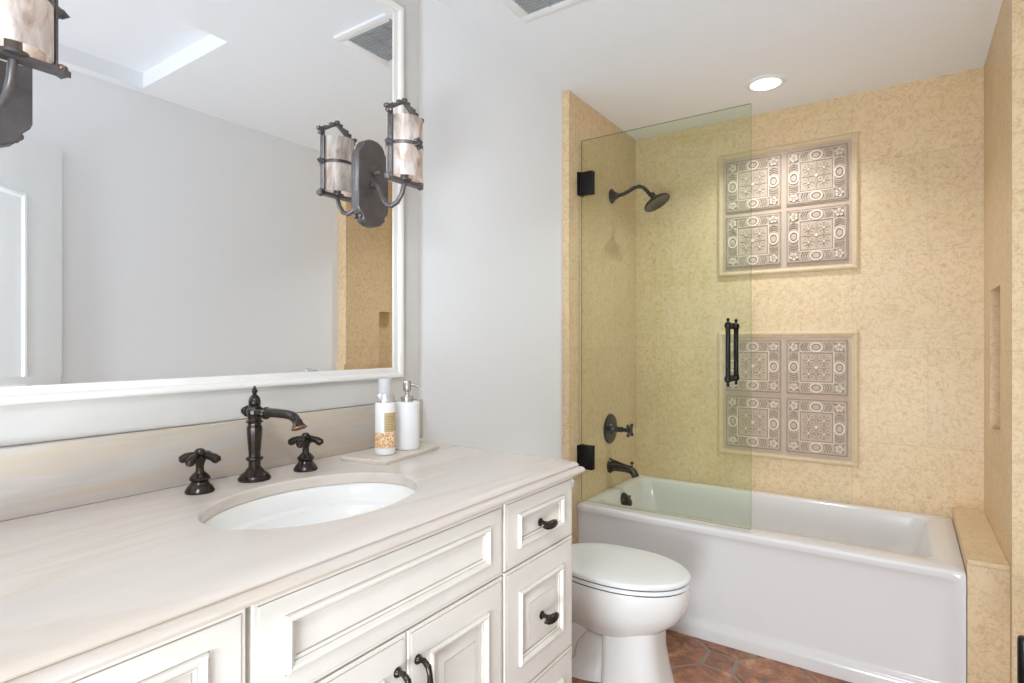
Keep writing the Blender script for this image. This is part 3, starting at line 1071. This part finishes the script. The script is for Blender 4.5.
prof = [(0, CT), (0.008, CT - 0.0004), (0.024, CT - 0.0018), (0.036, CT - 0.005), (0.0435, CT - 0.0100), (0.0470, CT - 0.0150), (0.0460, CT - 0.0185), (0.0445, CT - 0.0195),
        (0.0500, CT - 0.0200), (0.0560, CT - 0.0225), (0.0595, CT - 0.0270), (0.0600, CT - 0.0310), (0.0575, CT - 0.0360), (0.0520, CT - 0.0390), (0.0450, CT - 0.0400), (-0.03, CT - 0.0400)]
rings = [ell(SA, SB, CT - 0.024), ell(SA, SB, CT - 0.003), ell(SA + 0.003, SB + 0.003, CT)]
for dd, z in prof:
    rings.append([Vector((*off_pt(i, dd), z)) for i in range(len(base))])
rings.append([p.copy() for p in rings[-1]])
for p in rings[-1]:
    p.z = CT - 0.024
rings.append(ell(SA, SB, CT - 0.024))
cm = MB().loft(rings, 0, False, False)
tag(obj('countertop', cm, M['stone'], None, ang=30, origin=(-1.08, 0.768, CT)), 'cream stone countertop with oval sink cut-out and rounded double edge', 'countertop')
bsm = MB().box(-1.392, -1.350, 0.095, 1.435, CT + 0.0005, 1.106, bev=0.002)
tag(obj('backsplash', bsm, M['stone_bs'], None, origin=(-1.36, 0.768, CT)), 'low veined cream stone backsplash strip standing behind faucet', 'backsplash')

t = thing('sink_basin', (SX, SY, CT - 0.0246), 'white oval undermount sink basin set into stone counter', 'sink')


def el(a, b, z, n=56):
    return [Vector((SX + a * math.cos(2 * math.pi * k / n), SY + b * math.sin(2 * math.pi * k / n), z)) for k in range(n)]


sk = MB()
zt_ = CT - 0.0246
sk.loft([el(SA + 0.02, SB + 0.02, zt_ - 0.012), el(SA + 0.02, SB + 0.02, zt_), el(SA + 0.004, SB + 0.004, zt_), el(SA - 0.002, SB - 0.002, zt_ - 0.004), el(SA - 0.006, SB - 0.006, zt_ - 0.03), el(SA - 0.009, SB - 0.010, zt_ - 0.042),
         el(SA - 0.024, SB - 0.028, zt_ - 0.047), el(SA - 0.028, SB - 0.036, zt_ - 0.066), el(SA - 0.055, SB - 0.075, zt_ - 0.105), el(SA - 0.095, SB - 0.135, zt_ - 0.125), el(0.022, 0.022, zt_ - 0.133),
         el(0.022, 0.022, zt_ - 0.150), el(0.05, 0.05, zt_ - 0.150), el(SA - 0.04, SB - 0.05, zt_ - 0.125), el(SA - 0.005, SB - 0.005, zt_ - 0.06)], 0, False, False)
obj('bowl', sk, M['porcelain'], t, ang=50)
obj('drain', MB().lathe([(0, 0.002), (0.017, 0.003), (0.0215, 0.0), (0.0215, -0.015), (0, -0.015)], T((SX, SY, zt_ - 0.133)), 28), M['bronze'], t)

# ------------------------------------------------------------------ faucet set
FX, FY = -1.272, 0.776
t = thing('faucet', (FX, FY, CT), 'tall dark bronze faucet with spout reaching over oval sink', 'faucet')
m_ = T((FX, FY, CT))
obj('base_flange', MB().lathe([(0, 0), (0.036, 0), (0.0365, 0.005), (0.033, 0.009), (0.0325, 0.012), (0.027, 0.016), (0.021, 0.021), (0.0165, 0.028), (0, 0.028)], m_, 36), M['bronze'], t)
obj('body', MB().lathe([(0.0145, 0.026), (0.0135, 0.034), (0.0135, 0.045), (0.0185, 0.047), (0.0198, 0.050), (0.0185, 0.053), (0.0135, 0.055), (0.0132, 0.062), (0.0155, 0.090), (0.0172, 0.112), (0.0172, 0.124), (0.0145, 0.130),
                         (0.0145, 0.133), (0.0185, 0.135), (0.0190, 0.138), (0.0150, 0.142), (0.0155, 0.148), (0.0180, 0.156), (0.0180, 0.164), (0.0150, 0.172), (0.0125, 0.175)], m_, 12), M['bronze'], t, ang=15)
obj('finial', MB().lathe([(0.011, 0.174), (0.0135, 0.178), (0.0135, 0.186), (0.0115, 0.194), (0.0065, 0.200), (0.0040, 0.203), (0.0065, 0.207), (0.0068, 0.211), (0.0040, 0.215), (0.0028, 0.217), (0.0032, 0.220), (0, 0.222)], m_, 24), M['bronze'], t)
sp = MB()
zc = CT + 0.160
sp.tube([(FX + 0.010, FY, zc), (FX + 0.024, FY, zc), (FX + 0.05, FY, zc + 0.002), (FX + 0.09, FY, zc + 0.003), (FX + 0.128, FY, zc + 0.003), (FX + 0.146, FY, zc + 0.001), (FX + 0.159, FY, zc - 0.005), (FX + 0.167, FY, zc - 0.014)],
        [0.0115, 0.0110, 0.0108, 0.0106, 0.0104, 0.0104, 0.0102, 0.0100], 10)
sp.lathe([(0.0118, 0.0), (0.0145, 0.003), (0.0145, 0.006), (0.0118, 0.009)], T((FX + 0.042, FY, zc)) @ RY(90), 20)
obj('spout', sp, M['bronze'], t, ang=25)
ma_ = T((FX + 0.168, FY, zc - 0.015)) @ RY(158)
aer = obj('aerator', MB().lathe([(0.0100, -0.008), (0.0110, 0.0), (0.0160, 0.008), (0.013, 0.0085), (0, 0.008)], ma_, 24), M['bronze'], t)
obj('aerator_rim', MB().lathe([(0.0160, 0.0075), (0.0172, 0.009), (0.0165, 0.0115), (0.0120, 0.0115), (0.0120, 0.0075)], ma_, 24), M['bronze_hi'], aer)
obj('rear_knob', MB().lathe([(0.009, 0.010), (0.009, 0.022), (0.013, 0.024), (0.014, 0.028), (0.010, 0.031), (0.0075, 0.033), (0.0105, 0.038), (0.0095, 0.043), (0.004, 0.047), (0, 0.048)], T((FX, FY, zc)) @ RY(-90), 22), M['bronze'], t)

def faucet_handle(x, y, label):
    t = thing('basin_tap', (x, y, CT), label, 'tap', 'pair of cross handles beside the faucet')
    m_ = T((x, y, CT))
    obj('base', MB().lathe([(0, 0), (0.0290, 0), (0.0295, 0.004), (0.0265, 0.009), (0.0255, 0.012), (0.0215, 0.016), (0.0180, 0.021), (0.0170, 0.024), (0.0205, 0.028), (0.0205, 0.033), (0.0150, 0.039), (0.0125, 0.042), (0, 0.042)], m_, 30), M['bronze'], t)
    s = MB().lathe([(0.0125, 0.040), (0.0085, 0.046), (0.0080, 0.056), (0.0100, 0.064), (0.0130, 0.070), (0.0140, 0.075), (0.0110, 0.080), (0.0085, 0.082), (0, 0.082)], m_, 24)
    obj('stem', s, M['bronze'], t)
    c = MB()
    petal_cross(c, m_ @ RZ(-12), 0.0415, 0.078, 4, droop=0.010, w=0.0098)
    obj('cross_handle', c, M['bronze'], t)
    obj('cap_button', MB().lathe([(0.009, 0.080), (0.0135, 0.083), (0.0140, 0.087), (0.0100, 0.0895), (0.0090, 0.092), (0.0050, 0.0945), (0, 0.095)], m_, 22), M['bronze'], t)


faucet_handle(-1.264, 0.644, 'dark bronze cross handle on counter, on the left of the faucet')
faucet_handle(-1.259, 0.907, 'dark bronze cross handle between faucet and the white bottles')

# ------------------------------------------------------------------ stone tray and bottles
tray = MB()
tm_ = T((-1.240, 1.201, 0)) @ RZ(8.8)
trg = lambda e, z: [tm_ @ Vector((x, y, z)) for x, y in rrect(-0.070 + e, 0.086 - e, -0.158 + e, 0.106 - e, 0.004, 3)]
tray.loft([trg(0.001, CT + 0.0005), trg(0.0, CT + 0.008), trg(0.002, CT + 0.011)])
tag(obj('tray', tray, M['stone_tray'], None, origin=(-1.24, 1.16, CT)), 'small cream stone tray under two bottles on counter', 'tray')
TZ = CT + 0.0115
bx, by = -1.206, 1.128
t = thing('foam_bottle', (bx, by, TZ), 'slim white pump bottle with orange floral label and frosted cap', 'bottle')
m_ = T((bx, by, TZ))
obj('bottle_body', MB().lathe([(0, 0.0), (0.024, 0.0), (0.0272, 0.003), (0.028, 0.010), (0.028, 0.139), (0.0272, 0.1435), (0.0255, 0.145), (0, 0.145)], m_, 40), M['plasticw'], t)


def wrap(r, a0, a1, z0, z1, n=20):
    A, B, C_, D_ = [], [], [], []
    for k in range(n + 1):
        a = R(a0 + (a1 - a0) * k / n)
        c, s = math.cos(a), math.sin(a)
        A.append(m_ @ Vector(((r - 0.0004) * c, (r - 0.0004) * s, z0)))
        B.append(m_ @ Vector((r * c, r * s, z0)))
        C_.append(m_ @ Vector((r * c, r * s, z1)))
        D_.append(m_ @ Vector(((r - 0.0004) * c, (r - 0.0004) * s, z1)))
    mb = MB()
    vs_ = A + B + C_ + D_
    L_ = n + 1
    fs = []
    for q in range(3):
        for k in range(n):
            fs.append([q * L_ + k, q * L_ + k + 1, (q + 1) * L_ + k + 1, (q + 1) * L_ + k])
    return mb.add(vs_, fs)


view = math.degrees(math.atan2(-by, -bx))      # the side facing the room
obj('floral_band', wrap(0.0286, view - 150, view + 150, 0.020, 0.062, 60), M['floral'], t)
gl = obj('gold_label', wrap(0.0288, view - 5, view + 85, 0.064, 0.118, 20), M['goldbox'], t)
ink = MB()
for k in range(6):
    w_ = wrap(0.0291, view + 4, view + 70 - 9 * (k % 3), 0.071 + 0.007 * k, 0.0725 + 0.007 * k, 10)
    ink.add(w_.v, w_.f)
obj('label_lines', ink, M['inkline'], gl)
obj('collar', MB().lathe([(0.0255, 0.1445), (0.0262, 0.150), (0.0258, 0.158), (0.0240, 0.166), (0.0205, 0.1715), (0.0190, 0.172), (0, 0.172)], m_, 36), M['silver'], t)
obj('cap', MB().lathe([(0.0190, 0.1720), (0.0186, 0.2095), (0.0178, 0.2120), (0, 0.2125)], m_, 36), M['silvercap'], t)

dx, dy = -1.218, 1.226
t = thing('soap_dispenser', (dx, dy, TZ), 'white ribbed ceramic soap dispenser with metal pump on tray', 'soap dispenser')
m_ = T((dx, dy, TZ))
pr = [(0, 0), (0.034, 0), (0.0358, 0.002)]
for k in range(26):
    z = 0.004 + k * 0.005
    pr += [(0.0356, z), (0.0364, z + 0.0025)]
pr += [(0.0358, 0.1345), (0.0345, 0.1375), (0.031, 0.1385), (0, 0.1385)]
obj('dispenser_body', MB().lathe(pr, m_, 44), M['ceramicw'], t, ang=60)
pu = MB().lathe([(0.0185, 0.1380), (0.0185, 0.152), (0.0165, 0.1545), (0.0075, 0.155), (0.0065, 0.158), (0.0065, 0.168), (0.0110, 0.170), (0.0122, 0.174), (0.0122, 0.195), (0.0105, 0.199), (0, 0.200)], m_, 28)
dv = Vector((0.75, 0.66, 0)).normalized()
p0 = Vector((dx, dy, TZ))
pu.tube([p0 + dv * 0.008 + Vector((0, 0, 0.190)), p0 + dv * 0.022 + Vector((0, 0, 0.187)), p0 + dv * 0.032 + Vector((0, 0, 0.184)), p0 + dv * 0.037 + Vector((0, 0, 0.176))], [0.005, 0.0045, 0.004, 0.0038], 12)
obj('pump', pu, M['chrome'], t)

# ------------------------------------------------------------------ mirror
my0, my1, mz0, mz1 = 0.218, 1.318, 1.2155, 2.368
t = thing('wall_mirror', (-1.3745, 0.768, 1.79), 'large white framed wall mirror above the stone backsplash', 'mirror')
gm = MB()
bv = 0.02
o4 = [Vector((-1.3735, my0 - 0.004, mz0 - 0.004)), Vector((-1.3735, my1 + 0.004, mz0 - 0.004)), Vector((-1.3735, my1 + 0.004, mz1 + 0.004)), Vector((-1.3735, my0 - 0.004, mz1 + 0.004))]
o5 = [Vector((-1.3712, p.y, p.z)) for p in o4]
c4 = [Vector((-1.3700, my0 + bv, mz0 + bv)), Vector((-1.3700, my1 - bv, mz0 + bv)), Vector((-1.3700, my1 - bv, mz1 - bv)), Vector((-1.3700, my0 + bv, mz1 - bv))]
gm.loft([o4, o5, c4], 0)
obj('mirror_glass', gm, M['mirror'], t, smooth=False)
fr = MB()
fp = [(-0.002, -1.3748), (-0.002, -1.3685), (0.001, -1.3675), (0.010, -1.3670), (0.013, -1.3675), (0.015, -1.3645), (0.0175, -1.3600), (0.0215, -1.3575), (0.026, -1.3570), (0.0295, -1.3590), (0.0315, -1.3630), (0.0315, -1.3748)]
rings = []
for d_, x in fp:
    rings.append([Vector((x, my0 - d_ * 1.2, mz0 - d_)), Vector((x, my1 + d_ * 1.2, mz0 - d_)), Vector((x, my1 + d_ * 1.2, mz1 + d_)), Vector((x, my0 - d_ * 1.2, mz1 + d_))])
fr.loft(rings, 0, False, False)
obj('mirror_frame', fr, M['framew'], t, ang=30)

# ------------------------------------------------------------------ sconces
def sconce(y, label):
    X0, Z0 = -1.3695, 1.790
    SXc = -1.218
    t = thing('wall_sconce', (X0, y, Z0), label, 'sconce', 'iron and mica sconces on the mirror')
    # back plate: long plate with stepped rounded ends
    half = [(0.062, 0.0), (0.062, 0.082), (0.058, 0.092), (0.050, 0.099), (0.045, 0.106), (0.043, 0.114), (0.034, 0.126), (0.018, 0.133), (0.0, 0.135)]
    q = half + [(-a, b) for a, b in reversed(half[:-1])]
    poly = q + [(-a, -b) for a, b in q[1:-1]]
    mp = Matrix(((0, 0, 1, X0), (1, 0, 0, y), (0, 1, 0, Z0), (0, 0, 0, 1)))
    pl = MB().prism([(a * 0.97 + 0.004, b * 0.985) for a, b in poly], 0.0, 0.017, mp, 0, bev=0.003)
    obj('backplate', pl, M['pewter'], t, ang=30)
    for sg in (-1, 1):
        obj('ball_foot', MB().sphere((X0 + 0.010, y + sg * 0.045, Z0 - 0.108), 0.0075, u=14, v=10), M['pewter'], t)
    obj('bolt', MB().lathe([(0.0, 0.0), (0.008, 0), (0.008, 0.004), (0.0055, 0.012), (0.009, 0.016), (0.006, 0.024), (0, 0.026)], T((X0 + 0.0215, y + 0.006, Z0 + 0.030)) @ RY(90), 18), M['pewter'], t)
    ar = MB()
    pts = [(X0 + 0.020, y, Z0 - 0.006), (X0 + 0.034, y, Z0 - 0.012), (X0 + 0.046, y, Z0 - 0.030), (X0 + 0.058, y, Z0 - 0.054), (X0 + 0.076, y, Z0 - 0.074), (X0 + 0.098, y, Z0 - 0.081), (X0 + 0.122, y, Z0 - 0.073), (X0 + 0.140, y, Z0 - 0.052), (X0 + 0.149, y, Z0 - 0.028), (SXc, y, Z0 - 0.010)]
    ar.tube(pts, 0.0072, 12)
    ar.lathe([(0, 0), (0.012, 0), (0.011, 0.005), (0, 0.006)], T((X0 + 0.0215, y, Z0 - 0.006)) @ RY(90), 18)
    obj('arm', ar, M['pewter'], t)
    obj('cup', MB().lathe([(0.008, -0.014), (0.020, -0.010), (0.021, -0.005), (0.012, -0.004), (0.012, 0.03), (0, 0.03)], T((SXc, y, Z0 - 0.005)), 24), M['pewter'], t)
    # mica cylinder, open at the top
    n = 40
    r0, r1, z0, z1 = 0.0530, 0.0515, Z0 - 0.010, Z0 + 0.164
    R_ = lambda r, z: [Vector((SXc + r * math.cos(2 * math.pi * k / n), y + r * math.sin(2 * math.pi * k / n), z)) for k in range(n)]
    sh = MB().loft([R_(r1, z1), R_(r0, z1), R_(r0, z0), R_(r1, z0), R_(r1, z1)], 0, False, False)
    obj('shade', sh, M['mica'], t)
    obj('bulb', MB().lathe([(0.009, 0.028), (0.010, 0.045), (0.016, 0.062), (0.017, 0.075), (0.011, 0.092), (0, 0.110)], T((SXc, y, Z0)), 20), M['bulb'], t)
    # iron cage: two straps, bottom bar with spear ends, crocketed gable, waist band
    cg = MB()
    for sg in (-1, 1):
        cg.box(SXc - 0.010, SXc + 0.010, y + sg * 0.0565 - 0.0022, y + sg * 0.0565 + 0.0022, Z0 - 0.018, Z0 + 0.182, bev=0.001)
    # bottom bar as a flat spear-ended strip under the shade
    bar = [(-0.080, 0.0), (-0.066, 0.011), (0.066, 0.011), (0.080, 0.0), (0.066, -0.011), (-0.066, -0.011)]
    mb_ = Matrix(((0, 1, 0, SXc), (1, 0, 0, y), (0, 0, 1, Z0 - 0.018), (0, 0, 0, 1)))
    cg.prism(bar, -0.005, 0.005, mb_)
    for sg in (-1, 1):
        cg.lathe([(0.0, -0.014), (0.010, -0.008), (0.011, 0.0), (0.010, 0.008), (0, 0.012)], T((SXc, y + sg * 0.065, Z0 - 0.016)), 12)
    obj('cage_frame', cg, M['pewter'], t)
    gb = MB()
    prof_ = [(-0.068, 0.172), (-0.062, 0.184), (-0.040, 0.194), (-0.020, 0.207), (0.0, 0.216), (0.020, 0.203), (0.040, 0.189), (0.060, 0.176), (0.068, 0.166)]
    for (a, b), (c, d_) in zip(prof_[:-1], prof_[1:]):
        gb.tube([(SXc, y + a, Z0 + b), (SXc, y + c, Z0 + d_)], 0.0052, 8, flat=1.6)
    rnd = random.Random(3)
    for k in range(11):
        u = -1 + 2 * k / 10
        a = 0.060 * u
        b = 0.216 - 0.038 * abs(u) + 0.004
        w = 0.0042 + 0.0022 * rnd.random()
        gb.box(SXc - 0.007, SXc + 0.007, y + a - w, y + a + w, Z0 + b - 0.004, Z0 + b + 0.004 + 0.008 * rnd.random(), bev=0.0015)
    for sg in (-1, 1):
        gb.sphere((SXc, y + sg * 0.063, Z0 + 0.176), 0.0095, u=10, v=8)
        gb.box(SXc - 0.008, SXc + 0.008, y + sg * 0.070 - 0.006, y + sg * 0.070 + 0.006, Z0 + 0.180, Z0 + 0.190, bev=0.002)
    obj('crown', gb, M['pewter'], t)
    R2 = lambda r, z: [Vector((SXc + r * math.cos(2 * math.pi * k / n), y + r * math.sin(2 * math.pi * k / n), z)) for k in range(n)]
    bd = MB().loft([R2(0.0545, Z0 + 0.079), R2(0.0545, Z0 + 0.089), R2(0.0533, Z0 + 0.089), R2(0.0533, Z0 + 0.079), R2(0.0545, Z0 + 0.079)], 0, False, False)
    obj('waist_band', bd, M['pewter'], t)
    ro = MB()
    mm = T((SXc + 0.0535, y, Z0 + 0.084)) @ RY(90)
    ro.lathe([(0, 0), (0.013, 0), (0.012, 0.004), (0.006, 0.007), (0.005, 0.010), (0, 0.011)], mm, 16)
    for k in range(6):
        ro.sphere(mm @ Vector((0.0125 * math.cos(R(60 * k)), 0.0125 * math.sin(R(60 * k)), 0.003)), 0.0058, u=10, v=8)
    obj('rosette', ro, M['pewter'], t)
    for sg in (-1, 1):
        bo = MB().sphere((SXc, y + sg * 0.0600, Z0 + 0.084), 0.0105, sc=(1, 0.7, 1), u=12, v=8)
        bo.lathe([(0, 0), (0.009, 0), (0.0085, 0.008), (0.004, 0.014), (0, 0.019)], T((SXc, y + sg * 0.060, Z0 + 0.084)) @ RX(-90 * sg), 10)
        obj('boss', bo, M['pewter'], t)
        obj('rivet', MB().sphere((SXc + 0.011, y + sg * 0.063, Z0 - 0.013), 0.005, u=10, v=8), M['copper'], t)
        obj('rivet', MB().sphere((SXc + 0.009, y + sg * 0.063, Z0 + 0.174), 0.005, u=10, v=8), M['copper'], t)
    return t


s1 = sconce(1.215, 'iron and mica sconce on the mirror near toilet, fully in view')
s2 = copy_thing(s1, (-1.3695, 0.316, 1.790), 'iron and mica sconce at upper left picture edge, cut off by it')

# ------------------------------------------------------------------ dark holder at the right edge
t = thing('paper_holder', (XR, 1.95, 0.60), 'dark bronze wall-mounted holder barely showing at the right picture edge', 'holder')
obj('wall_plate', MB().lathe([(0, 0), (0.026, 0), (0.026, 0.006), (0.014, 0.014), (0, 0.014)], T((XR, 1.95, 0.520)) @ RY(-90), 24), M['bronze'], t)
hp = MB()
hp.tube([(XR - 0.01, 1.95, 0.520), (XR - 0.08, 1.95, 0.521), (XR - 0.105, 1.95, 0.521)], [0.009, 0.008, 0.009], 14)
obj('post', hp, M['bronze'], t)
hk = MB()
hk.box(XR - 0.134, XR - 0.105, 1.935, 1.965, 0.420, 0.548, bev=0.010, seg=3)
obj('arm', hk, M['black'], t)
